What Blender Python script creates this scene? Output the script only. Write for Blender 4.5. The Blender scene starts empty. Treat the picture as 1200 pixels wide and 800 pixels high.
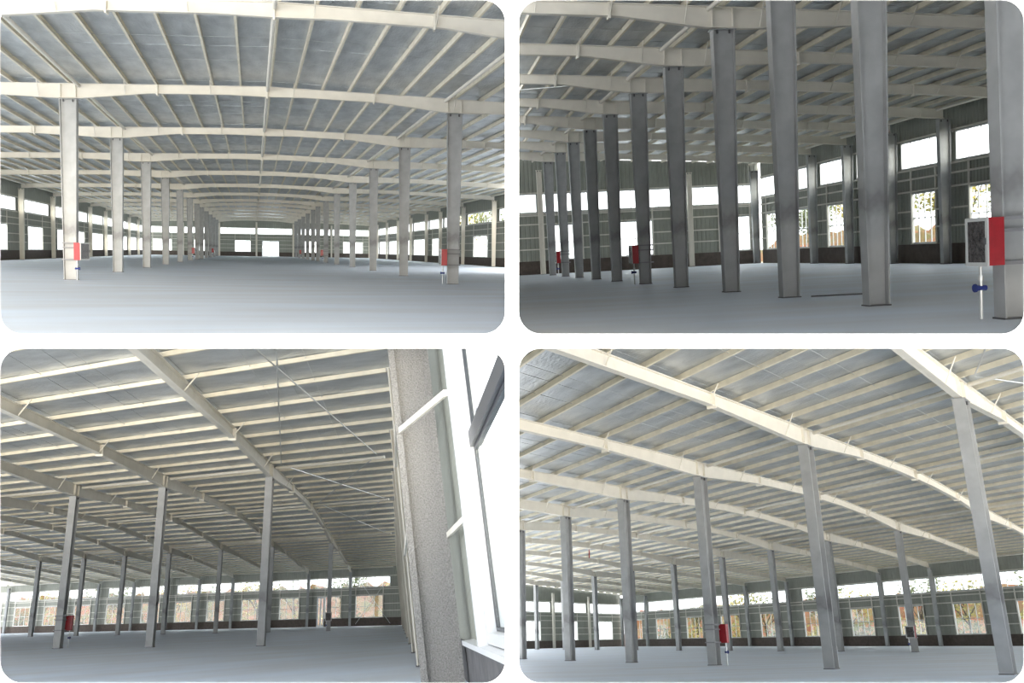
import bpy, bmesh, math, random
from mathutils import Matrix, Vector

# ------------------------------------------------------------------ camera, sky, exposure
sc = bpy.context.scene
F, PX, PY = 1100.0, 600.0, 370.0             # focal length and principal point of the 1200 x 800 frame
TH = math.radians(-3.6)                      # camera pitch
CAM = Vector((0, 0, 2.2))
CX = Vector((1, 0, 0))
CD = Vector((0, math.sin(TH), -math.cos(TH)))    # image down
CF = Vector((0, math.cos(TH), math.sin(TH)))     # view direction
cd = bpy.data.cameras.new('camera')
cd.sensor_width = 36.0
cd.lens = F / 1200 * 36
cd.shift_y = (PY - 400) / 1200
cd.clip_start, cd.clip_end = 0.1, 2000
cam = bpy.data.objects.new('camera', cd)
sc.collection.objects.link(cam)
m3 = Matrix((CX, -CD, -CF)).transposed()
cam.matrix_world = Matrix.Translation(CAM) @ m3.to_4x4()
sc.camera = cam

world = bpy.data.worlds.new('overcast_sky')
sc.world = world
world.use_nodes = True
bg = world.node_tree.nodes['Background']
bg.inputs[0].default_value = (0.985, 0.992, 1.0, 1)
bg.inputs[1].default_value = 1.35
sc.view_settings.view_transform = 'Standard'
sc.view_settings.look = 'None'
sc.view_settings.exposure = 1.66
sc.view_settings.gamma = 1.0
sc.view_settings.use_curve_mapping = False
sun_d = bpy.data.lights.new('sun', 'SUN')
sun_d.energy = 2.0
sun_d.angle = math.radians(25)
sun_d.color = (1.0, 0.90, 0.74)
sun = bpy.data.objects.new('sun', sun_d)
sc.collection.objects.link(sun)
sun.rotation_euler = (math.radians(84), 0, math.radians(12))   # low sun behind the camera, shining down the halls

COL = sc.collection
random.seed(7)

# ------------------------------------------------------------------ materials
MATS = {}
def mat(name, col, rough=0.6, metal=0.0, var=0.0, vscale=3.0, bump=0.0, bscale=20.0, stretch=(1, 1, 1), stain=None, col2=None, detail=5):
    m = bpy.data.materials.new(name)
    m.use_nodes = True
    nt = m.node_tree
    b = nt.nodes['Principled BSDF']
    b.inputs['Roughness'].default_value = rough
    b.inputs['Metallic'].default_value = metal
    b.inputs['Base Color'].default_value = (*col, 1)
    tc = nt.nodes.new('ShaderNodeTexCoord')
    mp = nt.nodes.new('ShaderNodeMapping')
    mp.inputs['Scale'].default_value = stretch
    nt.links.new(tc.outputs['Object'], mp.inputs[0])
    last = None
    if var:
        n = nt.nodes.new('ShaderNodeTexNoise')
        n.inputs['Scale'].default_value = vscale
        n.inputs['Detail'].default_value = detail
        nt.links.new(mp.outputs[0], n.inputs['Vector'])
        r = nt.nodes.new('ShaderNodeValToRGB')
        c2 = col2 or tuple(c * (1 - var) for c in col)
        r.color_ramp.elements[0].color = (*c2, 1)
        r.color_ramp.elements[0].position = 0.32
        r.color_ramp.elements[1].color = (*[min(1, c * (1 + var * 0.4)) for c in col], 1)
        r.color_ramp.elements[1].position = 0.66
        nt.links.new(n.outputs[0], r.inputs[0])
        last = r.outputs[0]
    if stain:                                    # grimy band left on the paint at one height
        z0, wd, scol = stain
        sx = nt.nodes.new('ShaderNodeSeparateXYZ')
        nt.links.new(tc.outputs['Object'], sx.inputs[0])
        n2 = nt.nodes.new('ShaderNodeTexNoise')
        n2.inputs['Scale'].default_value = 2.5
        nt.links.new(tc.outputs['Object'], n2.inputs['Vector'])
        a = nt.nodes.new('ShaderNodeMath'); a.operation = 'MULTIPLY_ADD'
        nt.links.new(n2.outputs[0], a.inputs[0]); a.inputs[1].default_value = 0.9
        nt.links.new(sx.outputs[2], a.inputs[2])
        r2 = nt.nodes.new('ShaderNodeValToRGB')
        H_ = 10.0
        e = r2.color_ramp.elements
        e[0].position = 0; e[0].color = (0.12, 0.12, 0.12, 1)
        e[1].position = 1; e[1].color = (0, 0, 0, 1)
        for p, v in ((z0 - wd, 0.0), (z0, 0.8), (z0 + wd * 0.7, 0.25), (z0 + wd * 2.4, 0.0)):
            x = r2.color_ramp.elements.new(max(0.001, p / H_)); x.color = (v, v, v, 1)
        dv = nt.nodes.new('ShaderNodeMath'); dv.operation = 'DIVIDE'; dv.inputs[1].default_value = H_
        nt.links.new(a.outputs[0], dv.inputs[0])
        nt.links.new(dv.outputs[0], r2.inputs[0])
        mx = nt.nodes.new('ShaderNodeMix'); mx.data_type = 'RGBA'
        nt.links.new(r2.outputs[0], mx.inputs[0])
        if last: nt.links.new(last, mx.inputs[6])
        else: mx.inputs[6].default_value = (*col, 1)
        mx.inputs[7].default_value = (*scol, 1)
        last = mx.outputs[2]
    if last: nt.links.new(last, b.inputs['Base Color'])
    if bump:
        n3 = nt.nodes.new('ShaderNodeTexNoise')
        n3.inputs['Scale'].default_value = bscale
        n3.inputs['Detail'].default_value = 4
        nt.links.new(mp.outputs[0], n3.inputs['Vector'])
        bp = nt.nodes.new('ShaderNodeBump')
        bp.inputs['Strength'].default_value = bump
        bp.inputs['Distance'].default_value = 0.05
        nt.links.new(n3.outputs[0], bp.inputs['Height'])
        nt.links.new(bp.outputs[0], b.inputs['Normal'])
    MATS[name] = m
    return m

mat('white_plaster', (0.93, 0.93, 0.93), 0.7)
mat('column_paint', (0.41, 0.42, 0.42), 0.5, 0, 0.14, 1.6, stain=(2.9, 0.45, (0.20, 0.20, 0.20)))
mat('rafter_paint', (0.80, 0.765, 0.68), 0.5, 0, 0.06, 1.5)
mat('purlin_zinc', (0.84, 0.78, 0.63), 0.5, 0.0, 0.10, 2.0)
mat('foil', (0.60, 0.625, 0.635), 0.34, 0.5, 0.22, 0.8, 0.6, 5.0, stretch=(2.2, 0.7, 1), col2=(0.46, 0.485, 0.50))
mat('sheet_metal', (0.29, 0.305, 0.265), 0.55, 0.1, 0.08, 1.0)
mat('girt_zinc', (0.70, 0.68, 0.62), 0.5, 0.1, 0.08, 2.0)
mat('dado_render', (0.10, 0.08, 0.068), 0.85, 0, 0.25, 2.5, 0.2, 8)
mat('dado_dark', (0.12, 0.12, 0.125), 0.85, 0, 0.25, 2.5, 0.2, 8)
mat('light_block_grey', (0.30, 0.29, 0.28), 0.8, 0, 0.15, 1.0)
mat('floor_concrete', (0.68, 0.755, 0.855), 0.55, 0, 0.10, 0.22, 0.04, 3, stretch=(0.6, 2.4, 1), col2=(0.64, 0.675, 0.725), detail=8)
mat('window_white', (0.66, 0.68, 0.70), 0.45)
mat('sash_dark', (0.035, 0.04, 0.05), 0.4)
mat('red_enamel', (0.36, 0.008, 0.016), 0.35, 0, 0.15, 6)
mat('cabinet_grey', (0.55, 0.56, 0.55), 0.4)
mat('film_dark', (0.10, 0.09, 0.09), 0.22, 0.2, 0.7, 14, 0.7, 18, col2=(0.02, 0.02, 0.02))
mat('pipe_zinc', (0.62, 0.64, 0.64), 0.35, 0.6)
mat('valve_blue', (0.02, 0.035, 0.18), 0.4)
mat('steel_dark', (0.10, 0.10, 0.105), 0.5, 0.4)
mat('strap_grey', (0.24, 0.24, 0.25), 0.6)
mat('coated_grey', (0.34, 0.335, 0.325), 0.95, 0, 0.28, 34, 1.0, 34)
mat('red_earth', (0.17, 0.045, 0.016), 0.95, 0, 0.4, 0.35, 0.6, 2.0, col2=(0.10, 0.10, 0.03))
mat('pale_ground', (0.30, 0.29, 0.24), 0.95, 0, 0.25, 0.5, col2=(0.18, 0.19, 0.09))
mat('bark', (0.06, 0.04, 0.025), 0.9, 0, 0.3, 6)
mat('leaf_green', (0.10, 0.12, 0.02), 0.6, 0, 0.4, 0.9, col2=(0.04, 0.06, 0.015))
mat('leaf_yellow', (0.34, 0.27, 0.045), 0.6, 0, 0.4, 0.9, col2=(0.16, 0.17, 0.03))
mat('orange_crate', (0.75, 0.30, 0.03), 0.6, 0, 0.2, 4)
g = bpy.data.materials.new('glass'); g.use_nodes = True
nt = g.node_tree; nt.nodes.remove(nt.nodes['Principled BSDF'])
tr = nt.nodes.new('ShaderNodeBsdfTransparent'); tr.inputs[0].default_value = (0.96, 0.985, 0.985, 1)
gl = nt.nodes.new('ShaderNodeBsdfGlossy'); gl.inputs['Roughness'].default_value = 0.03
mx = nt.nodes.new('ShaderNodeMixShader'); mx.inputs[0].default_value = 0.05
nt.links.new(tr.outputs[0], mx.inputs[1]); nt.links.new(gl.outputs[0], mx.inputs[2])
nt.links.new(mx.outputs[0], nt.nodes['Material Output'].inputs[0])
MATS['glass'] = g

# ------------------------------------------------------------------ mesh helpers
class MB:
    def __init__(s): s.v = []; s.f = []
    def hexa(s, p):            # p: four bottom corners, four top corners, counter-clockwise
        i = len(s.v); s.v += [tuple(q) for q in p]
        s.f += [tuple(i + k for k in q) for q in ((3, 2, 1, 0), (4, 5, 6, 7), (0, 1, 5, 4), (1, 2, 6, 5), (2, 3, 7, 6), (3, 0, 4, 7))]
        return s
    def box(s, x0, x1, y0, y1, z0, z1):
        return s.hexa([(x0, y0, z0), (x1, y0, z0), (x1, y1, z0), (x0, y1, z0), (x0, y0, z1), (x1, y0, z1), (x1, y1, z1), (x0, y1, z1)])
    def tube(s, a, b, ra, rb=None, n=8):
        rb = ra if rb is None else rb
        a, b = Vector(a), Vector(b); d = (b - a).normalized()
        u = d.orthogonal().normalized(); w = d.cross(u); i = len(s.v)
        for c, r in ((a, ra), (b, rb)):
            for k in range(n):
                t = 2 * math.pi * k / n
                s.v.append(tuple(c + (u * math.cos(t) + w * math.sin(t)) * r))
        for k in range(n): s.f.append((i + k, i + (k + 1) % n, i + n + (k + 1) % n, i + n + k))
        s.f.append(tuple(i + k for k in reversed(range(n)))); s.f.append(tuple(i + n + k for k in range(n)))
        return s
    def sweep(s, prof, a, b, e1, e2):    # closed profile (2d) carried along a -> b
        i = len(s.v); n = len(prof); a, b, e1, e2 = map(Vector, (a, b, e1, e2))
        for c in (a, b):
            for p, q in prof: s.v.append(tuple(c + e1 * p + e2 * q))
        for k in range(n): s.f.append((i + k, i + (k + 1) % n, i + n + (k + 1) % n, i + n + k))
        return s
    def strip(s, pts):         # list of (bottom, top) pairs -> sheet
        i = len(s.v)
        for p, q in pts: s.v += [tuple(p), tuple(q)]
        for k in range(len(pts) - 1): s.f.append((i + 2 * k, i + 2 * k + 2, i + 2 * k + 3, i + 2 * k + 1))
        return s
    def ring(s, x0, x1, z0, z1, w, y0, y1):    # rectangular frame of bar width w
        i = len(s.v)
        for y in (y0, y1):
            s.v += [(x0, y, z0), (x1, y, z0), (x1, y, z1), (x0, y, z1), (x0 + w, y, z0 + w), (x1 - w, y, z0 + w), (x1 - w, y, z1 - w), (x0 + w, y, z1 - w)]
        for k in range(4):
            l = (k + 1) % 4
            s.f += [(i + k, i + l, i + 4 + l, i + 4 + k), (i + 8 + l, i + 8 + k, i + 12 + k, i + 12 + l),
                    (i + k, i + 8 + k, i + 8 + l, i + l), (i + 4 + l, i + 12 + l, i + 12 + k, i + 4 + k)]
        return s
    def mesh(s, name):
        m = bpy.data.meshes.new(name)
        m.from_pydata(s.v, [], s.f)
        m.update()
        return m

OWNER = {}      # object -> hall number, for trimming at the partition lines
CUR = [0]
def link(o, parent=None):
    COL.objects.link(o)
    if parent is not None: o.parent = parent
    OWNER[o.name] = CUR[0]
    return o
def part(name, geo, material, parent, stuff=False, label=None):
    me = geo if isinstance(geo, bpy.types.Mesh) else geo.mesh(name)
    if not me.materials: me.materials.append(MATS[material])
    o = bpy.data.objects.new(name, me)
    if stuff: o['kind'] = 'stuff'
    if label: o['label'] = label
    return link(o, parent)
def root(name, M, label=None, cat=None, group=None, kind=None):
    o = bpy.data.objects.new(name, None)
    o.empty_display_size = 0.2
    link(o); o.matrix_basis = M
    tag(o, label, cat, group, kind)
    return o
def solid(name, geo, material, M, label=None, cat=None, group=None, kind=None):
    o = part(name, geo, material, None)
    o.matrix_basis = M
    tag(o, label, cat, group, kind)
    return o
def tag(o, label, cat, group, kind):
    if label: o['label'] = label
    if cat: o['category'] = cat
    if group: o['group'] = group
    if kind: o['kind'] = kind
ORD = 'first second third fourth fifth sixth seventh eighth ninth tenth eleventh twelfth thirteenth fourteenth fifteenth sixteenth'.split()
WIN = [0]
def wname():
    WIN[0] += 1
    return 'window_%d' % WIN[0]

# ------------------------------------------------------------------ the white front wall with its four openings
def rrect(x0, x1, y0, y1, r, n=10):
    out = []
    for cx, cy, a0 in ((x1 - r, y1 - r, 0), (x0 + r, y1 - r, 90), (x0 + r, y0 + r, 180), (x1 - r, y0 + r, 270)):
        for k in range(n + 1):
            a = math.radians(a0 + 90 * k / n)
            out.append((cx + r * math.cos(a), cy + r * math.sin(a)))
    return out
WZ = 8.0
def front_wall():
    s = WZ / F
    bm = bmesh.new()
    OP = [(0, 592, 0, 391), (608, 1200, 0, 391), (0, 592, 408, 800), (608, 1200, 408, 800)]
    outer = [(-180, -150), (600, -150), (600, -2200), (5200, -2200), (5200, 400), (1420, 400), (1420, 930), (-180, 930)]  # upper right part reaches out of view, added to block light into that hall
    def P(u, v, d): return ((u - PX) * s, (v - PY) * s, WZ + d)
    fr, bk = [], []
    for d, grow, keep in ((0, 0, fr), (0.04, 4.5, bk)):
        loops = [[bm.verts.new(P(u, v, d)) for u, v in outer]]
        for x0, x1, y0, y1 in OP:
            loops.append([bm.verts.new(P(u, v, d)) for u, v in rrect(x0 - grow, x1 + grow, y0 - grow, y1 + grow, 26 + grow)])
        ed = []
        for lp in loops:
            for i in range(len(lp)): ed.append(bm.edges.new((lp[i], lp[(i + 1) % len(lp)])))
        bmesh.ops.triangle_fill(bm, edges=ed, use_beauty=True)
        keep += loops
    for a, b in zip(fr, bk):
        for i in range(len(a)):
            j = (i + 1) % len(a)
            bm.faces.new((a[i], a[j], b[j], b[i]))
    bmesh.ops.recalc_face_normals(bm, faces=bm.faces)
    me = bpy.data.meshes.new('wall_front'); bm.to_mesh(me); bm.free()
    M = Matrix.Translation(CAM) @ Matrix((CX, CD, CF)).transposed().to_4x4()
    solid('wall_front', me, 'white_plaster', M, 'white front wall with four rounded openings, one before each hall', None, None, 'structure')
front_wall()
# added edge-on wall between the two upper halls, blocks light into the right one
_pm = Matrix.Translation(CAM) @ Matrix((CX, CF, -CD)).transposed().to_4x4()
solid('wall_light_block', MB().hexa([(-0.004, 8.2, -0.05), (0.004, 8.2, -0.05), (0.004, 56, -0.8), (-0.004, 56, -0.8), (-0.004, 8.2, 5.0), (0.004, 8.2, 5.0), (0.004, 56, 11), (-0.004, 56, 11)]), 'light_block_grey', _pm,
      'added grey wall between the two upper halls, blocking light', None, None, 'structure')

# ------------------------------------------------------------------ the four halls
FIT = {
 1: dict(R=[[0.964229, -0.264537, 0.016804], [-0.001096, -0.067374, -0.997727], [0.265068, 0.962019, -0.065254]], t=[-22.1456, -1.8151, 47.1552],
         nave=19.053, ais=20.035, hw=8.659, sk=-0.12, ais2=18.342, bay=17.527, ys=[0.0, 17.015, 34.707, 52.784, 72.678, 91.418, 109.302, 122.689, 140.216, 157.743, 175.27, 192.797, 210.324]),
 2: dict(R=[[0.993572, -0.101677, -0.049765], [-0.055719, -0.056589, -0.996842], [0.09854, 0.993207, -0.06189]], t=[-8.5006, 1.0392, 15.4632],
         nave=17.808, ais=18.904, hw=8.111, sk=0, ais2=18.904, bay=5.763, ys=[0.0, 5.149, 10.358, 15.484, 21.66, 27.727, 34.131, 40.03, 45.968, 51.782, 58.154, 63.8]),
 3: dict(R=[[0.412459, -0.910643, -0.024635], [0.26463, 0.145648, -0.953288], [0.871693, 0.386673, 0.301057]], t=[-13.4487, 17.6756, 50.2869],
         nave=43.891, ais=38.942, hw=7.924, sk=0.6, ais2=38.942, bay=7.457, ys=[0.0, 7.823, 15.067, 22.706, 29.655, 36.314, 44.019, 52.197, 59.654, 67.111, 74.567]),
 4: dict(R=[[0.919534, -0.356021, -0.014568], [0.103749, 0.305565, -0.944945], [0.340871, 0.867398, 0.326904]], t=[15.8122, 11.4145, 29.8888],
         nave=29.378, ais=27.755, hw=8.333, sk=0.62, ais2=27.755, bay=9.129, ys=[0.0, 8.521, 16.963, 25.343, 33.567, 41.799, 51.472, 61.288, 71.552, 81.421, 91.29, 100.419]),
}
HN = {1: 'upper left hall', 2: 'upper right hall', 3: 'lower left hall', 4: 'lower right hall'}
DA, DW = 0.72, 0.55                               # rafter depth over a nave column and at the wall
def cw(v): return CX * v[0] + CD * v[1] + CF * v[2]

class Hall:
    def __init__(s, n):
        d = FIT[n]; s.n = n; s.name = HN[n]
        R = d['R']
        s.ex, s.ey, s.ez = (cw([R[k][c] for k in range(3)]).normalized() for c in range(3))
        s.O = CAM + cw(d['t'])
        s.nave, s.ais, s.ais2, s.hw, s.sk, s.bay, s.ys = (d[k] for k in ('nave', 'ais', 'ais2', 'hw', 'sk', 'bay', 'ys'))
        s.L = math.sqrt(1 + s.sk ** 2)
        s.tv = (s.ex + s.ey * s.sk) / s.L
        s.nv = s.ez.cross(s.tv)
        s.xV, s.xA, s.xB, s.xW, s.xr = -s.ais2, 0.0, s.nave, s.nave + s.ais, s.nave / 2
    def pt(s, x, y, z=0): return s.O + s.ex * x + s.ey * (y + s.sk * x) + s.ez * z
    def M(s, x, y, z=0):                          # axes: along the frame, across it, up
        return Matrix.Translation(s.pt(x, y, z)) @ Matrix((s.tv, s.nv, s.ez)).transposed().to_4x4()
    def E(s, x=0, y=0, z=0):                      # axes: hall x, hall length, up
        return Matrix.Translation(s.pt(x, y, z)) @ Matrix((s.ex, s.ey, s.ez)).transposed().to_4x4()
    def zt(s, x):                                 # top line of the rafters
        za = 9.0 + DA
        sl = (za - s.hw - DW) / s.ais
        if x <= s.xr: return za + sl * min(x, s.xr)
        return za + sl * (s.nave - x)
    def y(s, j):                                  # frame line j (1 = first fitted frame)
        if j < 1: return s.ys[0] + (j - 1) * (s.ys[1] - s.ys[0])
        return s.ys[j - 1] if j <= len(s.ys) else s.ys[-1] + (j - len(s.ys)) * s.bay

# ---- a tapered H column: web in the frame plane, one flange on each side
COLMESH = {}
def col_parts(key, h, w0, w1, fl, material='column_paint', coat=0.0):
    if key in COLMESH: return COLMESH[key]
    tf, tw = 0.035 + coat, 0.03 + coat
    L = []
    a0, a1 = w0 / 2, w1 / 2
    L.append(('web', MB().hexa([(-a0, -tw / 2, 0.03), (a0, -tw / 2, 0.03), (a0, tw / 2, 0.03), (-a0, tw / 2, 0.03), (-a1, -tw / 2, h), (a1, -tw / 2, h), (a1, tw / 2, h), (-a1, tw / 2, h)]), material))
    for sg in (-1, 1):
        b0, b1 = sg * a0, sg * a1
        p0, q0 = sorted((b0, b0 + sg * tf)); p1, q1 = sorted((b1, b1 + sg * tf))
        L.append(('flange', MB().hexa([(p0, -fl / 2, 0.03), (q0, -fl / 2, 0.03), (q0, fl / 2, 0.03), (p0, fl / 2, 0.03), (p1, -fl / 2, h), (q1, -fl / 2, h), (q1, fl / 2, h), (p1, fl / 2, h)]), material))
    L.append(('base_plate', MB().box(-a0 - 0.06, a0 + 0.06, -fl / 2 - 0.02, fl / 2 + 0.02, 0, 0.03), 'steel_dark'))
    L.append(('cap_plate', MB().box(-a1 - 0.09, a1 + 0.09, -fl / 2 - 0.02, fl / 2 + 0.02, h, h + 0.03), material))
    for sg in (-1, 1):
        for bx in (-0.3, 0.3):
            L.append(('bolt', MB().tube((bx * w1, sg * fl * 0.36, h - 0.12), (bx * w1, sg * fl * 0.36, h), 0.035, n=6), 'steel_dark'))
    out = []
    for nm, mb, mt in L:
        me = mb.mesh(nm); me.materials.append(MATS[mt]); out.append((nm, me))
    COLMESH[key] = out
    return out
def column(h, x, y, hgt, w0, w1, fl, label, group, key, material='column_paint', M=None, coat=0.0):
    hgt -= 0.07
    o = root('steel_column', M or h.M(x, y), label, 'column', group, 'thing')
    for nm, me in col_parts((h.n, key), hgt, w0, w1, fl, material, coat):
        part(nm, me, material, o)
    return o

# ---- one rafter line from wall to wall
def rafter(h, j, label, x0=None, x1=None):
    y = h.y(j)
    x0 = h.xV if x0 is None else x0; x1 = h.xW if x1 is None else x1
    o = root('roof_rafter', h.M(0, y), label, 'rafter', 'roof rafters of the ' + h.name, 'thing')
    keys = [(h.xV, DW), (h.xV * 0.75, 0.46), (h.xV * 0.3, 0.44), (-0.6, DA), (0.6, DA), (h.nave * 0.2, 0.44), (h.nave * 0.4, 0.44), (h.xr, 0.52),
            (h.nave * 0.6, 0.44), (h.nave * 0.8, 0.44), (h.nave - 0.6, DA), (h.nave + 0.6, DA), (h.nave + h.ais * 0.3, 0.44), (h.nave + h.ais * 0.75, 0.46), (h.xW, DW)]
    keys = [k for k in keys if x0 <= k[0] <= x1]
    L = h.L
    def seg(fn, nm):
        mb = MB(); n = len(keys); 
        for x, d in keys:
            mb.v += fn(x * L, h.zt(x), d)
        for k in range(n - 1):
            i = 4 * k
            for a in range(4):
                b = (a + 1) % 4
                mb.f.append((i + a, i + b, i + 4 + b, i + 4 + a))
        i = 4 * (n - 1)
        mb.f += [(3, 2, 1, 0), (i, i + 1, i + 2, i + 3)]
        part(nm, mb, 'rafter_paint', o)
    fw, ft = 0.13, 0.03
    seg(lambda s, z, d: [(s, -0.015, z - d), (s, 0.015, z - d), (s, 0.015, z), (s, -0.015, z)], 'web')
    seg(lambda s, z, d: [(s, -fw, z - ft), (s, fw, z - ft), (s, fw, z), (s, -fw, z)], 'flange')
    seg(lambda s, z, d: [(s, -fw, z - d), (s, fw, z - d), (s, fw, z - d + ft), (s, -fw, z - d + ft)], 'flange')
    def depth(x):
        for (xa, da), (xb, db) in zip(keys, keys[1:]):
            if xa <= x <= xb: return da + (db - da) * (x - xa) / max(1e-6, xb - xa)
        return 0.45
    for x in (h.xV * 0.72, h.xV * 0.28, h.nave * 0.22, h.xr, h.nave * 0.78, h.nave + h.ais * 0.28, h.nave + h.ais * 0.72):
        if x0 < x < x1:
            z, d = h.zt(x), depth(x)
            part('splice_plate', MB().box(x * L - 0.035, x * L + 0.035, -0.17, 0.17, z - d - 0.09, z - 0.002), 'rafter_paint', o)
    for x in (0.0, h.nave):
        for e in (-0.36, 0.36):
            z = h.zt(x)
            part('stiffener', MB().box(x * L + e - 0.012, x * L + e + 0.012, -0.13, 0.13, z - DA + 0.03, z - 0.03), 'rafter_paint', o)
    return o, keys, depth

C_PROF = [(0, 0), (0.09, 0), (0.09, 0.02), (0.018, 0.02), (0.018, 0.24), (0.09, 0.24), (0.09, 0.26), (0, 0.26)]
PH = {1: 0.22, 2: 0.20, 3: 0.15, 4: 0.19}
def purlin_xs(h):
    xs = [h.xV + h.ais2 * k / 14 for k in range(14)] + [h.xr * k / 7 for k in range(7)]
    xs += [h.xr + 0.12] + [h.xr + h.xr * k / 7 for k in range(1, 7)] + [h.nave + h.ais * k / 14 for k in range(15)]
    return xs
def roof(h, ya, yb, nsheet, xlo=None, xhi=None, braces=()):
    ro = root('ceiling', h.E(), 'foil lined sloping roof underside of the ' + h.name, None, None, 'structure')
    def lp(x, y, z): return (x, y + h.sk * x, z)
    xlo = h.xV - 0.6 if xlo is None else xlo; xhi = h.xW + 0.6 if xhi is None else xhi
    js = []
    j = -12
    while h.y(j) < yb - 0.1:
        if h.y(j + 1) > ya: js.append(j)
        j += 1
    for j in js:
        y0, y1 = max(ya, h.y(j)), min(yb, h.y(j + 1))
        for k in range(nsheet):
            a, b = y0 + (y1 - y0) * k / nsheet, y0 + (y1 - y0) * (k + 1) / nsheet
            lift = 0.018 if k % 2 else 0.0
            for xa, xb in ((xlo, h.xr), (h.xr, xhi)):
                if xa >= xb: continue
                za, zb = h.zt(xa) + PH[h.n] + 0.022 + lift, h.zt(xb) + PH[h.n] + 0.022 + lift
                ov = 0.07
                part('insulation_sheet', MB().hexa([lp(xa, a - ov, za), lp(xb, a - ov, zb), lp(xb, b + ov, zb), lp(xa, b + ov, za),
                     lp(xa, a - ov, za + 0.014), lp(xb, a - ov, zb + 0.014), lp(xb, b + ov, zb + 0.014), lp(xa, b + ov, za + 0.014)]), 'foil', ro)
    for x in purlin_xs(h):
        if xlo <= x <= xhi:
            z = h.zt(x)
            part('purlin', MB().sweep([(p, q * PH[h.n] / 0.26) for p, q in C_PROF], lp(x, ya, z + 0.012), lp(x, yb, z + 0.012), (1, 0, 0), (0, 0, 1)), 'purlin_zinc', ro)
    for x, dz in ((0.55, -0.16), (h.xr, -0.22), (h.nave - 0.55, -0.16), (h.nave + h.ais - 0.5, -0.12), (h.xV + 0.5, -0.12)):
        if xlo <= x <= xhi:
            z = h.zt(x) + dz
            for j in js:
                if min(yb, h.y(j + 1)) - max(ya, h.y(j)) > 1: part('strut_tube', MB().tube(lp(x, max(ya, h.y(j) + 0.3), z), lp(x, min(yb, h.y(j + 1) - 0.3), z), 0.085, n=10), 'rafter_paint', ro)
    for (xa, ja, xb, jb) in braces:
        ea = 0.75 if jb > ja else -0.75
        part('brace_rod', MB().tube(lp(xa, h.y(ja) + ea, h.zt(xa) - 0.09), lp(xb, h.y(jb) - ea, h.zt(xb) - 0.09), 0.028, n=6), 'pipe_zinc', ro)
    # sag rods: thin ties between purlins, two lines to a bay
    xs = [x for x in purlin_xs(h) if xlo <= x <= xhi]
    for j in js[:6]:
        for fq in (0.36, 0.64):
            yy = h.y(j) + (h.y(j + 1) - h.y(j)) * fq
            if not (ya < yy < yb): continue
            for xa, xb in ((xs[0], h.xr), (h.xr, xs[-1])):
                if xb - xa > 1:
                    part('sag_rod', MB().tube(lp(xa, yy, h.zt(xa) + PH[h.n] * 0.6), lp(xb, yy, h.zt(xb) + PH[h.n] * 0.6), 0.011, n=5), 'pipe_zinc', ro)
    return ro
def fly_braces(h, o, keys, depth, step=3):
    xs = purlin_xs(h)
    x0, x1 = keys[0][0], keys[-1][0]
    for k, x in enumerate(xs):
        if k % step == 1 and x0 + 0.5 < x < x1 - 0.5:
            z, d = h.zt(x), depth(x)
            for sg in (-1, 1):
                part('fly_brace', MB().tube((x * h.L - 0.06 + sg * 0.1 * h.sk, sg * 0.1, z - d + 0.04), (x * h.L - 0.06 + sg * 0.6 * h.sk, sg * 0.6, z + PH[h.n] * 0.8), 0.026, n=5), 'rafter_paint', o)

# ---- walls of ribbed sheet above a rendered dado
def ribbed(s0, s1, zb, ztop, pitch=0.3, amp=0.035):
    n = max(3, int((s1 - s0) / pitch))
    pts = []
    for k in range(n + 1):
        a = s0 + (s1 - s0) * k / n
        for q, (off, dy) in enumerate(((0.0, 0), (0.55, 0), (0.68, amp), (0.87, amp))):
            if k == n and q: break
            ss = a + off * (s1 - s0) / n
            pts.append(((ss, dy, zb), (ss, dy, ztop(ss))))
    return MB().strip(pts)
def window(M, s0, s1, z0, z1, nc, nr, label, bar=0.07, y0=-0.02):
    o = root(wname(), M @ Matrix.Translation((s0, y0, z0)), label, None, None, 'structure')
    w, hh = s1 - s0, z1 - z0
    part('window_frame', MB().ring(0, w, 0, hh, bar, -0.05, 0.06), 'window_white', o)
    for c in range(1, nc):
        x = w * c / nc
        part('mullion', MB().box(x - bar * 0.35, x + bar * 0.35, -0.03, 0.04, bar, hh - bar), 'window_white', o)
    for r in range(1, nr):
        z = hh * r / nr
        part('transom', MB().box(bar, w - bar, -0.028, 0.038, z - bar * 0.35, z + bar * 0.35), 'window_white', o)
    for c in range(nc):
        for r in range(nr):
            xa, xb = max(bar, w * c / nc), min(w - bar, w * (c + 1) / nc)
            za, zb = max(bar, hh * r / nr), min(hh - bar, hh * (r + 1) / nr)
            part('pane', MB().box(xa, xb, 0.0, 0.012, za, zb), 'glass', o)
    return o
DOOR = [0]
def door(M, s0, s1, z1, label):
    DOOR[0] += 1
    o = root('door_%d' % DOOR[0], M @ Matrix.Translation((s0, 0, 0)), label, None, None, 'structure')
    w = s1 - s0
    part('door_frame', MB().ring(0, w, 0.01, z1, 0.1, -0.06, 0.1), 'window_white', o)
    for a, b in ((0.1, w / 2 - 0.02), (w / 2 + 0.02, w - 0.1)):
        lf = part('door_leaf', MB().ring(a, b, 0.12, z1 - 0.1, min(0.12, (b - a) * 0.2), -0.02, 0.03), 'window_white', o)
        q = min(0.12, (b - a) * 0.2)
        part('pane', MB().box(a + q, b - q, 0, 0.012, 0.12 + q, z1 - 0.1 - q), 'glass', lf)
    return o
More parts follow.
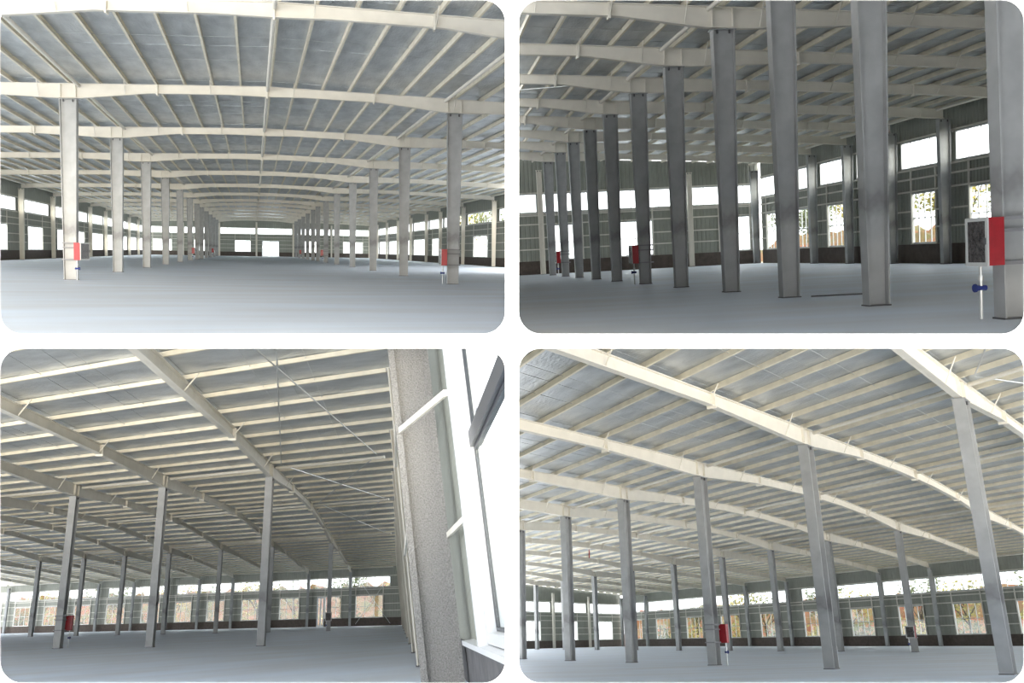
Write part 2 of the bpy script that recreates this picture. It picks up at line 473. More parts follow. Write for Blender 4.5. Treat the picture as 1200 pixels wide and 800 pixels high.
def wall(name, M, bays, top, label, hn, side, zd=1.15, zl=(1.2, 4.2), zs=(5.9, 7.5), pitch=0.3, nc=(4, 5), nr=2):
    """M: x along the wall, y outward, z up. bays: list of dict(s0, s1, low=(a, b), strip=(c, d), door=(a, b)); the last three may be missing."""
    mb = MB(); cur = bays[0]['s0']
    for a, b in sorted(x['door'] for x in bays if x.get('door')):
        mb.box(cur, a, -0.02, 0.22, 0, zd); cur = b
    mb.box(cur, bays[-1]['s1'], -0.02, 0.22, 0, zd)
    w = solid(name, mb, 'dado_render', M, label, None, None, 'structure')
    for i, b in enumerate(bays):
        s0, s1 = b['s0'], b['s1']; lo, st, dr = b.get('low'), b.get('strip'), b.get('door')
        def clad(a, c, za, zb):
            if c - a > 0.05: part('cladding_sheet', ribbed(a, c, za, zb if callable(zb) else (lambda q: zb), pitch), 'sheet_metal', w)
        ops = sorted(q for q in (lo, dr) if q)
        cur, solids = s0, []
        for q in ops:
            solids.append((cur, q[0])); cur = q[1]
        solids.append((cur, s1))
        for a, c in solids: clad(a, c, zd, zl[1])
        where = '%s from the front in the %s wall of the %s' % (ORD[min(i, 15)], side, hn)
        if lo:
            window(M, lo[0], lo[1], zl[0], zl[1], nc[0], nr, 'tall lower window, ' + where)
            for q in lo: part('jamb_post', MB().box(q - 0.06, q + 0.06, -0.14, -0.06, zd, zs[0]), 'girt_zinc', w)
            part('sill', MB().box(lo[0] - 0.1, lo[1] + 0.1, -0.16, 0.2, zd, zl[0] - 0.001), 'girt_zinc', w)
        if dr: door(M, dr[0], dr[1], zl[1], 'glazed white door in the %s wall of the %s' % (side, hn))
        clad(s0, s1, zl[1], zs[0])
        if st:
            clad(s0, st[0], zs[0], zs[1]); clad(st[1], s1, zs[0], zs[1])
            window(M, st[0], st[1], zs[0], zs[1], nc[1], 1, 'long clerestory window, ' + where)
        else:
            clad(s0, s1, zs[0], zs[1])
        clad(s0, s1, zs[1], top)
        for z in (2.15, 3.15):
            for a, c in solids:
                if c - a > 0.3: part('girt', MB().box(a + 0.06, c - 0.06, -0.13, -0.03, z - 0.05, z + 0.05), 'girt_zinc', w)
        for z in (zl[1] + 0.1, zl[1] + 0.85, zs[1] + 0.08, zs[0] - 0.1):
            part('girt', MB().box(s0, s1, -0.13, -0.03, z - 0.05, z + 0.05), 'girt_zinc', w)
    return w

# ---- hose cabinet strapped to the nave side of a column
def cabinet(h, x, y, sg, label, cw_=0.62, ext=0.27, w0=0.5, dy=0.0):
    M = h.M(x, y)
    if sg < 0: M = M @ Matrix.Rotation(math.pi, 4, 'Z')
    o = root('hose_cabinet', M, label, 'hose cabinet', 'fire hose cabinets strapped to columns')
    a = w0 / 2 + 0.11; z0, z1 = 1.0, 1.86
    part('body', MB().box(a, a + ext, dy - cw_ / 2, dy + cw_ / 2, z0, z1), 'red_enamel', o)
    def yz(mb):                    # ring() lies in x-z; turn it so that it lies in y-z at the door plane
        mb.v = [(p[1], p[0], p[2]) for p in mb.v]; return mb
    d = part('door', yz(MB().ring(dy - cw_ / 2 - 0.01, dy + cw_ / 2 + 0.01, z0 - 0.01, z1 + 0.01, 0.07, a + ext, a + ext + 0.03)), 'cabinet_grey', o)
    part('door_film', MB().box(a + ext + 0.002, a + ext + 0.022, dy - cw_ / 2 + 0.06, dy + cw_ / 2 - 0.06, z0 + 0.06, z1 - 0.06), 'film_dark', d)
    part('handle', MB().box(a + ext + 0.03, a + ext + 0.06, dy + cw_ / 2 - 0.055, dy + cw_ / 2 - 0.03, 1.38, 1.5), 'steel_dark', d)
    for z in (z0 + 0.03, z0 + 0.62, z1 - 0.02):
        t = w0 / 2 + 0.11
        part('strap', strap(t, 0.23, z), 'strap_grey', o)
    part('riser_pipe', MB().tube((a + 0.12, dy - cw_ / 2 + 0.12, 0.0), (a + 0.12, dy - cw_ / 2 + 0.12, z0), 0.03, n=8), 'pipe_zinc', o)
    v = part('valve', MB().tube((a + 0.02, dy - cw_ / 2 + 0.12, 0.58), (a + 0.22, dy - cw_ / 2 + 0.12, 0.58), 0.05, n=8), 'valve_blue', o)
    part('hand_wheel', MB().tube((a + 0.22, dy - cw_ / 2 + 0.12, 0.58), (a + 0.25, dy - cw_ / 2 + 0.12, 0.58), 0.08, n=10), 'valve_blue', v)
    part('pipe_coupling', MB().tube((a + 0.12, dy - cw_ / 2 + 0.12, 0.72), (a + 0.12, dy - cw_ / 2 + 0.12, 0.80), 0.05, n=8), 'pipe_zinc', o)
    return o
def strap(t, q, z):
    mb = MB(); i = 0
    for zz in (z - 0.03, z + 0.03):
        for e in (0.0, 0.02):
            mb.v += [(-t - e, -q - e, zz), (t + e, -q - e, zz), (t + e, q + e, zz), (-t - e, q + e, zz)]
    for k in range(4):
        l = (k + 1) % 4
        mb.f += [(4 + k, 4 + l, 12 + l, 12 + k), (k, 8 + k, 8 + l, l), (k, l, 4 + l, 4 + k), (8 + k, 12 + k, 12 + l, 8 + l)]
    return mb

# ---- outside: ground, earth bank, trees
def outside(h, x0, y0, y1, width, bank, k):
    def lp(x, y, z): return (x, y + h.sk * x, z)
    solid('ground_outside', MB().hexa([lp(x0, y0, -0.5), lp(x0 + width * 3, y0, -0.5), lp(x0 + width * 3, y1, -0.5), lp(x0, y1, -0.5), lp(x0, y0, -0.3), lp(x0 + width * 3, y0, -0.3), lp(x0 + width * 3, y1, -0.3), lp(x0, y1, -0.3)]),
          'pale_ground', h.E(), 'pale bare ground outside the windows of the ' + h.name, None, None, 'structure')
    rnd = random.Random(h.n)
    nx, ny = 8, 60
    mb = MB()
    for i in range(ny + 1):
        for j in range(nx + 1):
            u = j / nx
            prof = bank * (0 if u == 0 else (0.15 + 0.85 * min(1, (u * 1.7)) ** 1.5))
            mb.v.append(lp(x0 + width * (0.9 + u * 0.9) + rnd.uniform(-.3, .3) * width * 0.08, y0 + (y1 - y0) * i / ny, -0.35 + prof * (1 + rnd.uniform(-0.2, 0.2)) if j else -0.4))
    for i in range(ny):
        for j in range(nx):
            a = i * (nx + 1) + j
            mb.f.append((a, a + 1, a + nx + 2, a + nx + 1))
    o = solid('earth_bank', mb, 'red_earth', h.E(), 'red earth bank behind the windows of the ' + h.name, 'earth bank')
TREEM = {}
def tree_meshes(v):
    if v in TREEM: return TREEM[v]
    rnd = random.Random(100 + v)
    tm = MB(); tm.tube((0, 0, 0), (0.05, 0.02, 2.2), 0.13, 0.09, 7)
    tips = []
    def branch(p, d, r, ln, lev):
        q = Vector(p) + d * ln
        tm.tube(p, q, r, r * 0.6, 5)
        tips.append(q)
        if lev < 2:
            for _ in range(3):
                nd = (d + Vector((rnd.uniform(-.9, .9), rnd.uniform(-.9, .9), rnd.uniform(-.1, .7)))).normalized()
                branch(q, nd, r * 0.6, ln * 0.72, lev + 1)
    for k in range(4):
        a = k * 1.6 + rnd.random()
        branch((0.05, 0.02, 1.2 + 0.3 * k), Vector((math.cos(a) * 0.6, math.sin(a) * 0.6, 0.9)).normalized(), 0.06, 1.2, 0)
    lm = MB()
    for t in tips:
        for _ in range(9 + 7 * (v % 2)):
            c = t + Vector((rnd.gauss(0, .4), rnd.gauss(0, .4), rnd.gauss(0, .35)))
            u = Vector((rnd.uniform(-1, 1), rnd.uniform(-1, 1), rnd.uniform(-1, 1))).normalized(); w = u.orthogonal().normalized()
            s = rnd.uniform(.10, .2); i = len(lm.v)
            lm.v += [tuple(c - u * s), tuple(c - w * s * 0.5), tuple(c + u * s), tuple(c + w * s * 0.5)]
            lm.f.append((i, i + 1, i + 2, i + 3))
    a, b = tm.mesh('trunk'), lm.mesh('foliage')
    a.materials.append(MATS['bark']); b.materials.append(MATS['leaf_green' if v % 3 else 'leaf_yellow'])
    TREEM[v] = (a, b)
    return TREEM[v]
def tree(h, x, y, sc_, v, label):
    o = root('tree', h.E(x, y, -0.35) @ Matrix.Scale(sc_, 4), label, 'tree', 'trees outside the ' + h.name)
    a, b = tree_meshes(v)
    part('trunk', a, 'bark', o)
    part('foliage', b, 'leaf_green', o, stuff=True)

SHRUBM = {}
def shrub(h, x, y, sc_, v, label):
    if v not in SHRUBM:
        rnd = random.Random(300 + v)
        st = MB(); lf = MB()
        tips = []
        for k in range(7):
            a = k * 0.9 + rnd.random()
            p = Vector((math.cos(a) * rnd.uniform(.3, .8), math.sin(a) * rnd.uniform(.3, .8), rnd.uniform(.7, 1.5)))
            st.tube((math.cos(a) * 0.05, math.sin(a) * 0.05, 0), p, 0.03, 0.012, 5); tips.append(p); tips.append(p * 0.6)
        for t in tips:
            for _ in range(26):
                c = t + Vector((rnd.gauss(0, .28), rnd.gauss(0, .28), rnd.gauss(0, .25)))
                c.z = max(c.z, 0.08)
                u = Vector((rnd.uniform(-1, 1), rnd.uniform(-1, 1), rnd.uniform(-1, 1))).normalized(); w = u.orthogonal().normalized()
                q = rnd.uniform(.07, .14); i = len(lf.v)
                lf.v += [tuple(c - u * q), tuple(c - w * q * 0.6), tuple(c + u * q), tuple(c + w * q * 0.6)]
                lf.f.append((i, i + 1, i + 2, i + 3))
        a, b = st.mesh('stem'), lf.mesh('foliage')
        a.materials.append(MATS['bark']); b.materials.append(MATS['leaf_yellow' if v % 2 else 'leaf_green'])
        SHRUBM[v] = (a, b)
    o = root('shrub', h.E(x, y, -0.3) @ Matrix.Scale(sc_, 4), label, 'shrub', 'shrubs outside the ' + h.name)
    a, b = SHRUBM[v]
    part('stem', a, 'bark', o); part('foliage', b, 'leaf_green', o, stuff=True)
def floor(h, ya, yb, xa, xb):
    def lp(x, y, z): return (x, y + h.sk * x, z)
    solid('floor', MB().hexa([lp(xa, ya, -0.3), lp(xb, ya, -0.3), lp(xb, yb, -0.3), lp(xa, yb, -0.3), lp(xa, ya, 0), lp(xb, ya, 0), lp(xb, yb, 0), lp(xa, yb, 0)]),
          'floor_concrete', h.E(), 'smooth blue grey concrete floor of the ' + h.name, None, None, 'structure')
# ================================================================== upper left hall
CUR[0] = 1
h = Hall(1)
YE = h.y(13)
floor(h, -60, YE + 0.5, h.xV - 0.7, h.xW + 0.7)
for row, x, nm in (('A', h.xA, 'left'), ('B', h.xB, 'right')):
    for j in range(1, 13):
        column(h, x, h.y(j), 9.0, 0.52, 0.74, 0.36, '%s nave column from the front in the %s row of the upper left hall' % (ORD[j - 1], nm), 'nave columns of the upper left hall', 'nave')
for x, nm, js in ((h.xV, 'left', range(3, 13)), (h.xW, 'right', range(3, 13))):
    for q, j in enumerate(js):
        column(h, x, h.y(j), h.hw, 0.40, 0.55, 0.34, '%s wall column from the front along the %s side wall of the upper left hall' % (ORD[q], nm), 'wall columns of the upper left hall', 'wall', 'rafter_paint')
for j in range(0, 14):
    o, keys, dp = rafter(h, j, '%s roof rafter from the front in the upper left hall' % ORD[j])
    if j < 6: fly_braces(h, o, keys, dp)
roof(h, -42, YE + 0.4, 4)
def bays_for(h, js, lowfrac=(0.28, 0.74), wide=99):
    out = []
    for j in js:
        a, b = h.y(j), h.y(j + 1); d = b - a
        lf = (0.05, 0.95) if j >= wide else lowfrac  # lower windows of the far bays widened to let in more light
        out.append(dict(s0=a, s1=b, low=(a + d * lf[0], a + d * lf[1]), strip=(a + d * 0.04, b - d * 0.04)))
    return out
for x, nm, fl in ((h.xV - 0.56, 'left', True), (h.xW + 0.56, 'right', False)):
    bays = [dict(s0=b['s0'] + h.sk * x, s1=b['s1'] + h.sk * x, low=tuple(q + h.sk * x for q in b['low']), strip=tuple(q + h.sk * x for q in b['strip'])) for b in bays_for(h, range(2, 13), wide=8)]
    M = Matrix.Translation(h.pt(x, 0) - h.ey * h.sk * x) @ Matrix((h.ey, -h.ex if fl else h.ex, h.ez)).transposed().to_4x4()
    wall('wall_' + nm, M, bays, lambda q: h.hw + 0.85, 'ribbed sheet side wall on the %s of the upper left hall' % nm, 'upper left hall', nm, pitch=0.8)
# far end wall
def end_wall(h, y, xs, label, side, lows, out=1, zs=(5.9, 7.5), pitch=0.35, zl=(1.2, 4.2), name='wall_back'):
    M = Matrix.Translation(h.pt(0, y)) @ Matrix((h.tv, h.nv * out, h.ez)).transposed().to_4x4()
    bays = []
    for i, (a, b) in enumerate(zip(xs, xs[1:])):
        d = b - a; f = lows[i]
        bays.append(dict(s0=a * h.L, s1=b * h.L, low=None if f is None or len(f) > 2 else ((a + d * f[0]) * h.L, (a + d * f[1]) * h.L), door=((a + d * f[0]) * h.L, (a + d * f[1]) * h.L) if f and len(f) > 2 else None, strip=((a + d * 0.03) * h.L, (b - d * 0.03) * h.L)))
    return wall(name, M, bays, lambda q: h.zt(q / h.L) + 0.2, label, h.name, side, pitch=pitch, zs=zs, zl=zl)
X1 = [h.xV - 0.4, h.xV * 0.5, 0, h.xr, h.nave, h.nave + h.ais * 0.5, h.xW + 0.4]
end_wall(h, YE + 0.5, X1, 'pale ribbed sheet end wall at the far end of the upper left hall', 'far end', [(0.2, 0.7), (0.3, 0.7), (0.42, 0.84), (0.15, 0.62, 'door'), (0.3, 0.7), (0.3, 0.8)])
for q, x in enumerate((h.xV, h.xV * 0.5, 0, h.xr, h.nave, h.nave + h.ais * 0.5, h.xW)):
    column(h, x, YE, h.zt(x) - 0.8, 0.34, 0.34, 0.3, '%s gable post from the left on the far end wall of the upper left hall' % ORD[q], 'gable posts of the upper left hall', 'gable%d' % q, 'rafter_paint')
cabinet(h, 0, h.y(1), 1, 'red hose cabinet on the nearest left row column of the upper left hall', 1.5, 0.3)
cabinet(h, h.nave, h.y(1), -1, 'red and grey hose cabinet on the nearest right row column of the upper left hall', 1.5, 0.3)
cabinet(h, 0, h.y(6), 1, 'small red hose cabinet on the sixth left row column of the upper left hall', 1.5, 0.4)
cabinet(h, h.nave, h.y(6), -1, 'small red hose cabinet on the sixth right row column of the upper left hall', 1.5, 0.4)
cabinet(h, 0, h.y(10), 1, 'distant red hose cabinet on the tenth left row column of the upper left hall', 1.5, 0.4)
cabinet(h, h.nave, h.y(10), -1, 'distant red hose cabinet on the tenth right row column of the upper left hall', 1.5, 0.4)
for q, (dx, yy, s_) in enumerate(((5, 62, 1.7), (7, 78, 2.0), (6, 99, 1.9), (8, 122, 2.1))):
    tree(h, h.xW + dx, yy + h.sk * 0, s_, q % 4, '%s tree from the front outside the right windows of the upper left hall' % ORD[q])

# ================================================================== upper right hall
CUR[0] = 2
h = Hall(2)
YE = h.y(12)
floor(h, -12, YE + 0.6, h.xV - 0.7, h.xW + 0.8)
for j in range(1, 12):
    column(h, h.xB, h.y(j), 9.0, 0.44, 0.70, 0.34, '%s column from the front in the dark row across the upper right hall' % ORD[j - 1], 'column row of the upper right hall', 'nave')
for q, j in enumerate(range(5, 13)):
    column(h, h.xW, h.y(j), h.hw, 0.40, 0.62, 0.34, '%s wall column from the front along the right wall of the upper right hall' % ORD[q], 'wall columns of the upper right hall', 'wall')
for j in range(1, 12):
    o, keys, dp = rafter(h, j, '%s roof rafter from the front in the upper right hall' % ORD[j - 1], x0=h.xV * 0.3)
    if j < 9: fly_braces(h, o, keys, dp, 2)
roof(h, -9, YE + 0.4, 2, xlo=h.xV, braces=((h.nave - 0.9, 6, h.nave * 0.3, 7),))
x = h.xW + 0.6
M = Matrix.Translation(h.pt(x, 0)) @ Matrix((h.ey, h.ex, h.ez)).transposed().to_4x4()
wall('wall_right', M, [dict(s0=-9, s1=h.y(4))] + bays_for(h, range(4, 12), (0.3, 0.76)), lambda q: h.hw + 0.85, 'shaded ribbed sheet wall on the right of the upper right hall', h.name, 'right', zs=(5.75, 7.4), zl=(1.2, 4.25))
X2 = [-6.0, 2.0, 10.0, h.nave, 24.4, 30.9, h.xW + 0.6]
end_wall(h, YE + 0.55, X2, 'sunlit pale ribbed sheet end wall of the upper right hall', 'end', [(0.2, 0.6), (0.2, 0.6), (0.35, 0.75), (0.18, 0.55), (0.02, 0.5), (0.42, 0.86)], zs=(5.3, 6.9))
for q, x in enumerate((2.0, 10.0, h.nave, 24.4, 30.9)):
    column(h, x, YE, h.zt(x) - 0.8, 0.36, 0.36, 0.3, '%s pale gable post from the left on the end wall of the upper right hall' % ORD[q], 'gable posts of the upper right hall', 'gable%d' % q, 'rafter_paint')
cabinet(h, h.nave, h.y(1), -1, 'large red hose cabinet with film wrapped door on nearest column, upper right hall', 0.66, 0.3, 0.5)
cabinet(h, h.nave, h.y(6), -1, 'red hose cabinet on the sixth column of the upper right hall', 0.66, 0.3, 0.5)
cabinet(h, h.nave, h.y(10), -1, 'small red hose cabinet on the tenth column of the upper right hall', 0.66, 0.3, 0.5)
solid('steel_rod', MB().tube((0, 0, 0.02), (1.5, -0.15, 0.02), 0.02, n=6), 'steel_dark', h.M(h.nave + 0.5, h.y(3) - 0.35), 'thin dark steel rod lying on the floor beside a column, upper right hall', 'rod')
o = root('storage_crate', h.M(9.6, YE - 0.6), 'orange crate standing against the end wall of the upper right hall', 'crate')
part('body', MB().box(-0.5, 0.5, -0.3, 0.3, 1.0, 1.45), 'orange_crate', o)
part('stand', MB().box(-0.45, 0.45, -0.25, 0.25, 0, 1.0), 'sheet_metal', o)
outside(h, h.xW + 0.8, 0, YE + 30, 9, 2.6, 1)
for q, (dx, yy, s_) in enumerate(((4.5, 20, 1.1), (5, 27, 1.2), (4.5, 34, 1.1), (5, 41, 1.2), (4.5, 48, 1.1), (5, 55, 1.2), (4.5, 62, 1.1), (5, 69, 1.2))):
    tree(h, h.xW + dx, yy, s_, q % 5, '%s tree from the front outside the right wall of the upper right hall' % ORD[q])

# ================================================================== lower left hall
CUR[0] = 3
h = Hall(3)
YW = -8.8                                        # foot of the end wall beside the camera
BAT = 0.13                                       # the end wall leans inwards this much per metre of height
floor(h, YW - 4, h.y(11) + 6, -40, h.xW + 0.9)
for j in range(1, 5):
    column(h, 0, h.y(j), 9.0, 0.5, 0.66, 0.40, '%s column from the right in the front row of the lower left hall' % ORD[j - 1], 'front row of the lower left hall', 'front')
for j in range(1, 10):
    column(h, h.nave, h.y(j), 9.0, 0.5, 0.66, 0.40, '%s column from the right in the middle row of the lower left hall' % ORD[j - 1], 'middle row of the lower left hall', 'nave')
for j in range(1, 12):
    column(h, h.xW, h.y(j), h.hw, 0.42, 0.55, 0.36, '%s column from the right against the far window wall of the lower left hall' % ORD[j - 1], 'far wall columns of the lower left hall', 'wall')
for j in range(1, 11):
    o, keys, dp = rafter(h, j, '%s roof rafter from the right in the lower left hall' % ORD[j - 1])
    fly_braces(h, o, keys, dp)
ys = h.y(11) + 6
h3b = []
for xa, xb in ((0, h.xr), (h.xr, h.nave), (h.xV, 0)): h3b += [(xa, 0, xb, 1), (xb, 0, xa, 1)]
roof(h, YW + BAT * 8.6 - 1.7, ys, 4, braces=h3b)
x = h.xW + 0.66
M = Matrix.Translation(h.pt(x, 0) - h.ey * h.sk * x) @ Matrix((h.ey, h.ex, h.ez)).transposed().to_4x4()
b3 = [dict(s0=YW - 0.2, s1=h.y(1), low=(YW + 2.9, h.y(1) - 1.0), strip=(YW + 1.7, h.y(1) - 0.2))]
for j in range(1, 12):
    a, b = h.y(j), h.y(j + 1); d = b - a
    b3.append(dict(s0=a, s1=b, low=(a + d * 0.22, a + d * 0.74), strip=(a + d * 0.03, b - d * 0.03) if j not in (5, 7) else (a + d * 0.03, a + d * 0.72)))
b3[1]['low'] = (h.y(1) + 1.6, h.y(1) + 4.6); b3[1]['door'] = (h.y(1) + 4.75, h.y(1) + 6.1)
b3 = [{k: (v + h.sk * x if k in ('s0', 's1') else tuple(q + h.sk * x for q in v)) for k, v in b.items()} for b in b3]
w3 = wall('wall_back', M, b3, lambda q: h.hw + 0.9, 'dark ribbed sheet window wall at the back of the lower left hall', h.name, 'back', zs=(5.6, 7.1), zl=(1.2, 4.4), nc=(3, 5), pitch=0.4)
for s_a, s_b in ((YW + 1.5, -1.2), (-1.2, YW + 1.5)):
    part('brace_rod', MB().tube((s_a + h.sk * x, -0.3, 0.3), (s_b + h.sk * x, -0.3, 7.2), 0.04, n=6), 'pipe_zinc', w3)
cabinet(h, 0, h.y(3), 1, 'red hose cabinet behind the third front row column of the lower left hall', 0.5, 0.26, 0.5, -0.3)
cabinet(h, h.nave, h.y(1), -1, 'hose cabinet on the rightmost middle row column of the lower left hall', 0.66, 0.3, 0.5)
outside(h, h.xW + 1.2, YW - 6, h.y(11) + 25, 26, 7.0, 2)
for q, (dx, yy, s_) in enumerate(((11, -9, 1.6), (22, 2, 1.9), (11, 12, 1.6), (22, 22, 1.9), (11, 32, 1.6), (22, 42, 1.9), (11, 52, 1.6), (22, 62, 1.9), (11, 72, 1.6))):
    tree(h, h.xW + dx, yy - h.sk * dx * 0, s_, q % 5, '%s tree from the right outside the back windows of the lower left hall' % ORD[q])
for q in range(12):
    shrub(h, h.xW + 5.5, -7 + 7.4 * q + (q % 3) * 0.4, 1.9 + 0.25 * (q % 3), (q + 1) % 4, '%s shrub from the right outside the back windows of the lower left hall' % ORD[q])
# the end wall beside the camera, leaning inwards
LEAN = math.atan(BAT / h.L)
EZ = h.ez * math.cos(LEAN) + h.nv * math.sin(LEAN)
EO = (-h.nv * math.cos(LEAN) + h.ez * math.sin(LEAN))          # outward
ES = -h.tv                                                     # along the wall towards the camera
EM = Matrix.Translation(h.pt(0, YW)) @ Matrix((ES, EO, EZ)).transposed().to_4x4()
SF = -(h.xW + 0.4) * h.L                                       # far corner
SN = 35.2                                                      # where the big window beside the camera begins
wr = solid('wall_right', MB().box(SF, 41.0, 1.09, 1.42, 0, 0.72), 'dado_dark', EM, 'ribbed sheet end wall on the right of the lower left hall', None, None, 'structure')
POSTS = [22.4, 12.5, 1.0, -12.0, -26.0, -42.0, -60.0, -78.0]
ed = [SF] + POSTS[::-1] + [31.0, SN]
for a, b in zip(ed, ed[1:]):
    part('cladding_sheet', ribbed(a, b, 0.72, lambda q: 8.55, 0.28), 'sheet_metal', wr).location = (0, 1.22, 0)
    for z in (2.3, 4.6, 6.9):
        if b < 30: part('girt', MB().box(a + 0.3, b - 0.3, 1.0, 1.16, z - 0.08, z + 0.08), 'girt_zinc', wr)
part('coping', MB().box(31.6, 41.0, 1.0, 1.46, 0.72, 0.80), 'window_white', wr)
for (a, b, r_) in (((31.26, 0.26, 4.9), (34.9, 0.98, 4.75), 0.055), ((31.26, 0.98, 2.75), (34.9, 1.05, 2.7), 0.05), ((22.7, 0.22, 5.5), (30.7, 0.26, 5.6), 0.05), ((22.7, 0.22, 3.0), (30.7, 0.26, 3.1), 0.05)):
    part('girt', MB().hexa([(a[0], a[1] - 0.02, a[2] - r_), (b[0], b[1] - 0.02, b[2] - r_), (b[0], b[1] + 0.04, b[2] - r_), (a[0], a[1] + 0.04, a[2] - r_),
                            (a[0], a[1] - 0.02, a[2] + r_), (b[0], b[1] - 0.02, b[2] + r_), (b[0], b[1] + 0.04, b[2] + r_), (a[0], a[1] + 0.04, a[2] + r_)]), 'rafter_paint', wr)
def post_M(sv): return EM @ Matrix.Translation((sv, 0.60, 0)) @ Matrix(((0, -1, 0, 0), (1, 0, 0, 0), (0, 0, 1, 0), (0, 0, 0, 1)))
for q, sv in enumerate(POSTS):
    column(h, 0, 0, 8.5, 0.60, 0.60, 0.34, '%s cream wind post behind the rough grey post on the end wall, lower left hall' % ORD[q], 'wind posts of the lower left hall', 'wind', 'rafter_paint', post_M(sv))
column(h, 0, 0, 8.5, 0.56, 0.56, 0.34, 'thick post coated in rough grey fireproofing beside the big window, lower left hall', None, 'coated', 'coated_grey', post_M(31.0), 0.09)
wo = root(wname(), EM @ Matrix.Translation((SN, 1.22, 0.82)), 'big bright window beside the rough grey post, lower left hall', None, None, 'structure')
part('window_frame', MB().ring(0, 6.4, 0, 7.4, 0.16, -0.06, 0.26), 'window_white', wo)
part('jamb_post', MB().box(-0.22, -0.005, -0.20, 0.12, -0.02, 7.6), 'window_white', wo)
part('sash', MB().box(0.17, 6.2, 0.02, 0.2, 2.92, 3.16), 'sash_dark', wo)
for z0_, z1_ in ((0.165, 2.915), (3.165, 7.235)):
    part('pane', MB().box(0.22, 6.2, 0.10, 0.115, z0_ + 0.05, z1_ - 0.05), 'glass', wo)
    part('gasket', MB().ring(0.165, 6.23, z0_, z1_, 0.05, 0.08, 0.14), 'sash_dark', wo)
part('mullion', MB().box(1.5, 1.8, 0.03, 0.2, 3.2, 7.2), 'window_white', wo)

# ================================================================== lower right hall
CUR[0] = 4
h = Hall(4)
YE = h.y(12)
floor(h, -30, YE + 1.1, -26, h.xW + 0.9)
for j in range(1, 7):
    column(h, 0, h.y(j), 9.0, 0.5, 0.66, 0.42, '%s column from the right in the front row of the lower right hall' % ORD[j - 1], 'front row of the lower right hall', 'front')
for q, j in enumerate(range(2, 12)):
    column(h, h.nave, h.y(j), 9.0, 0.5, 0.66, 0.40, '%s column from the right in the middle row of the lower right hall' % ORD[q], 'middle row of the lower right hall', 'nave')
for q, j in enumerate(range(2, 13)):
    column(h, h.xW, h.y(j), h.hw, 0.42, 0.55, 0.36, '%s column from the right against the far window wall of the lower right hall' % ORD[q], 'far wall columns of the lower right hall', 'wall')
for j in range(0, 12):
    o, keys, dp = rafter(h, j, '%s roof rafter from the right in the lower right hall' % ORD[j])
    fly_braces(h, o, keys, dp)
roof(h, h.y(-2), YE + 0.6, 4, braces=((0, 1, h.xr, 0), (h.xr, 1, 0, 0), (h.xV * 0.5, 0, 0, 1), (0, 0, h.xV * 0.5, 1)))
x = h.xW + 0.66
M = Matrix.Translation(h.pt(x, 0) - h.ey * h.sk * x) @ Matrix((h.ey, h.ex, h.ez)).transposed().to_4x4()
b4 = []
for j in range(0, 12):
    a, b = h.y(j), h.y(j + 1); d = b - a
    b4.append(dict(s0=a + h.sk * x, s1=b + h.sk * x, low=(a + d * 0.24 + h.sk * x, a + d * 0.72 + h.sk * x), strip=(a + d * 0.03 + h.sk * x, (b - d * 0.03 if j not in (6,) else a + d * 0.72) + h.sk * x)))
wall('wall_back', M, b4, lambda q: h.hw + 0.9, 'dark ribbed sheet window wall at the back of the lower right hall', h.name, 'back', zs=(5.7, 7.3), zl=(1.2, 4.4), nc=(4, 6), pitch=0.4)
X4 = [-10.0, 0, h.nave * 0.33, h.nave * 0.67, h.nave, h.nave + h.ais / 3, h.nave + h.ais * 2 / 3, h.xW + 0.66]
end_wall(h, YE + 1.0, X4, 'pale ribbed sheet end wall at the left of the lower right hall', 'end', [(0.3, 0.7)] * 7, zs=(5.6, 7.2), out=1, name='wall_left')
for q, x in enumerate(X4[2:-1]):
    column(h, x, YE + 0.1, h.zt(x) - 0.8, 0.36, 0.36, 0.32, '%s pale gable post from the left on the end wall of the lower right hall' % ORD[q], 'gable posts of the lower right hall', 'gable%d' % q, 'rafter_paint')
cabinet(h, 0, h.y(3), 1, 'red hose cabinet behind the third front row column of the lower right hall', 0.5, 0.26, 0.5, -0.3)
cabinet(h, h.nave, h.y(3), -1, 'hose cabinet with dark film door on the middle row of the lower right hall', 0.66, 0.3, 0.5)
zr = h.zt(h.xr) - 0.52 - 0.092
o = root('red_ribbon', h.M(h.xr, h.y(7)), 'red ribbon hanging from the ridge of a rafter in the lower right hall', 'ribbon')
part('loop', MB().ring(-0.03, 0.03, zr - 0.1, zr, 0.012, -0.012, 0.012), 'red_enamel', o)
part('tail', MB().hexa([(-0.10, -0.01, zr - 0.85), (0.06, -0.012, zr - 0.82), (0.06, 0.012, zr - 0.82), (-0.10, 0.01, zr - 0.85), (-0.07, -0.012, zr - 0.1), (0.09, -0.012, zr - 0.1), (0.09, 0.012, zr - 0.1), (-0.07, 0.012, zr - 0.1)]), 'red_enamel', o)
outside(h, h.xW + 1.2, -25, YE + 30, 20, 7.0, 3)
for q, (dx, yy, s_) in enumerate(((9, 4, 1.6), (15, 14, 1.9), (9, 24, 1.6), (15, 34, 1.9), (9, 44, 1.6), (15, 54, 1.9), (9, 64, 1.6), (15, 74, 1.9), (9, 84, 1.6))):
    tree(h, h.xW + dx, yy, s_, (q + 1) % 5, '%s tree from the right outside the back windows of the lower right hall' % ORD[q])

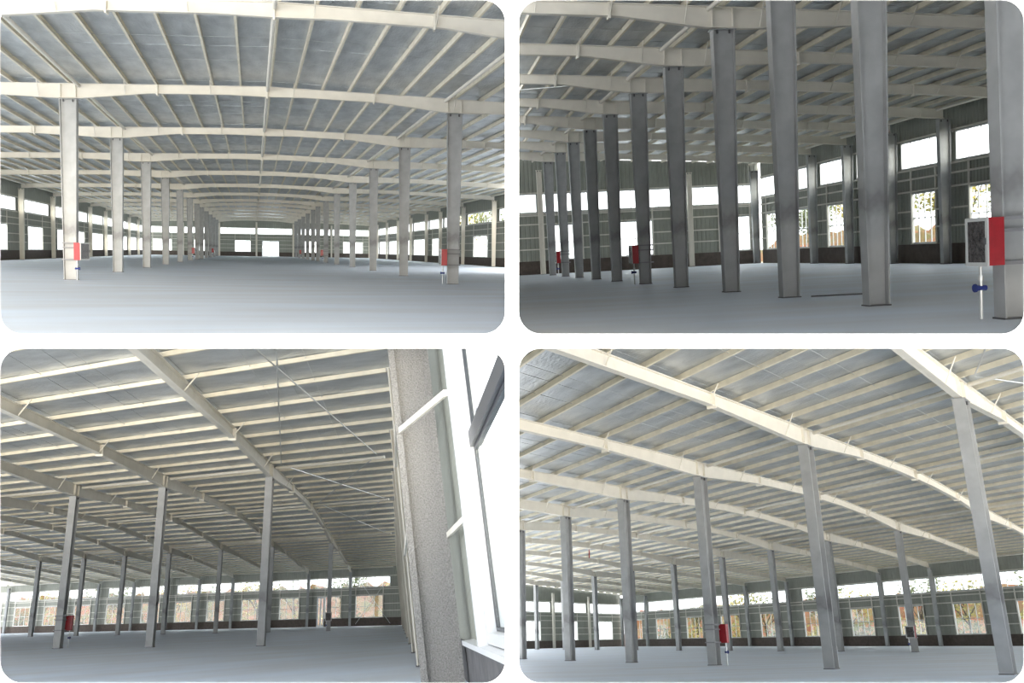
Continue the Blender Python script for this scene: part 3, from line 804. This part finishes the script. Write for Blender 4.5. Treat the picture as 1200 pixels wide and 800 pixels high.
for q in range(12):
    shrub(h, h.xW + 5.0, -3 + 8.6 * q + (q % 3) * 0.5, 1.9 + 0.25 * (q % 3), (q + 1) % 4, '%s shrub from the right outside the back windows of the lower right hall' % ORD[q])

# ------------------------------------------------------------------ trim every hall where it meets its neighbours
def trim():
    bpy.context.view_layer.update()
    gone = []
    for ob in list(COL.objects):
        n = OWNER.get(ob.name, 0)
        if not n or ob.type != 'MESH': continue
        MW = ob.matrix_world
        # planes as (normal, offset): keep where n.p + d >= 0, p relative to the camera
        sx = -1 if n in (1, 3) else 1
        sy = -1 if n in (1, 2) else 1
        k = (400 - PY) / F
        inner = [(CX * sx, -0.006), ((CD - CF * k) * sy, 0.0), (CF, -8.45)]
        u0, u1, v0, v1 = -260, 1460, -260, 1060
        outer = [(CX * F + CF * (PX - u0), 0), (-CX * F + CF * (u1 - PX), 0), (CD * F + CF * (PY - v0), 0), (-CD * F + CF * (v1 - PY), 0)]
        pts = [MW @ v.co - CAM for v in ob.data.vertices]
        dead = False; cut = []
        keep_all = ob.name.startswith(('insulation_sheet', 'floor')) or (n == 2 and ob.name.startswith(('cladding', 'wall')))
        for nn, d in (inner if keep_all else inner + outer):
            ins = sum(1 for p in pts if nn.dot(p) + d >= 0)
            if ins == 0: dead = True; break
            if ins < len(pts) and (nn, d) in inner: cut.append((nn, d))
        if dead: gone.append(ob); continue
        if cut:
            me = ob.data.copy(); bm = bmesh.new(); bm.from_mesh(me); bm.transform(MW)
            for nn, d in cut:
                ln = nn.length; no = nn / ln
                co = CAM - no * (d / ln)
                bmesh.ops.bisect_plane(bm, geom=bm.verts[:] + bm.edges[:] + bm.faces[:], plane_co=co, plane_no=no, clear_inner=True)
            if len(bm.faces) == 0: gone.append(ob); bm.free(); continue
            bm.transform(MW.inverted()); bm.to_mesh(me); bm.free(); ob.data = me
    for ob in gone:
        for c in list(ob.children):
            if c not in gone: c.parent = ob.parent
    for ob in gone: bpy.data.objects.remove(ob)
    while True:
        empt = [o for o in COL.objects if o.type == 'EMPTY' and not o.children]
        if not empt: break
        for o in empt: bpy.data.objects.remove(o)
trim()
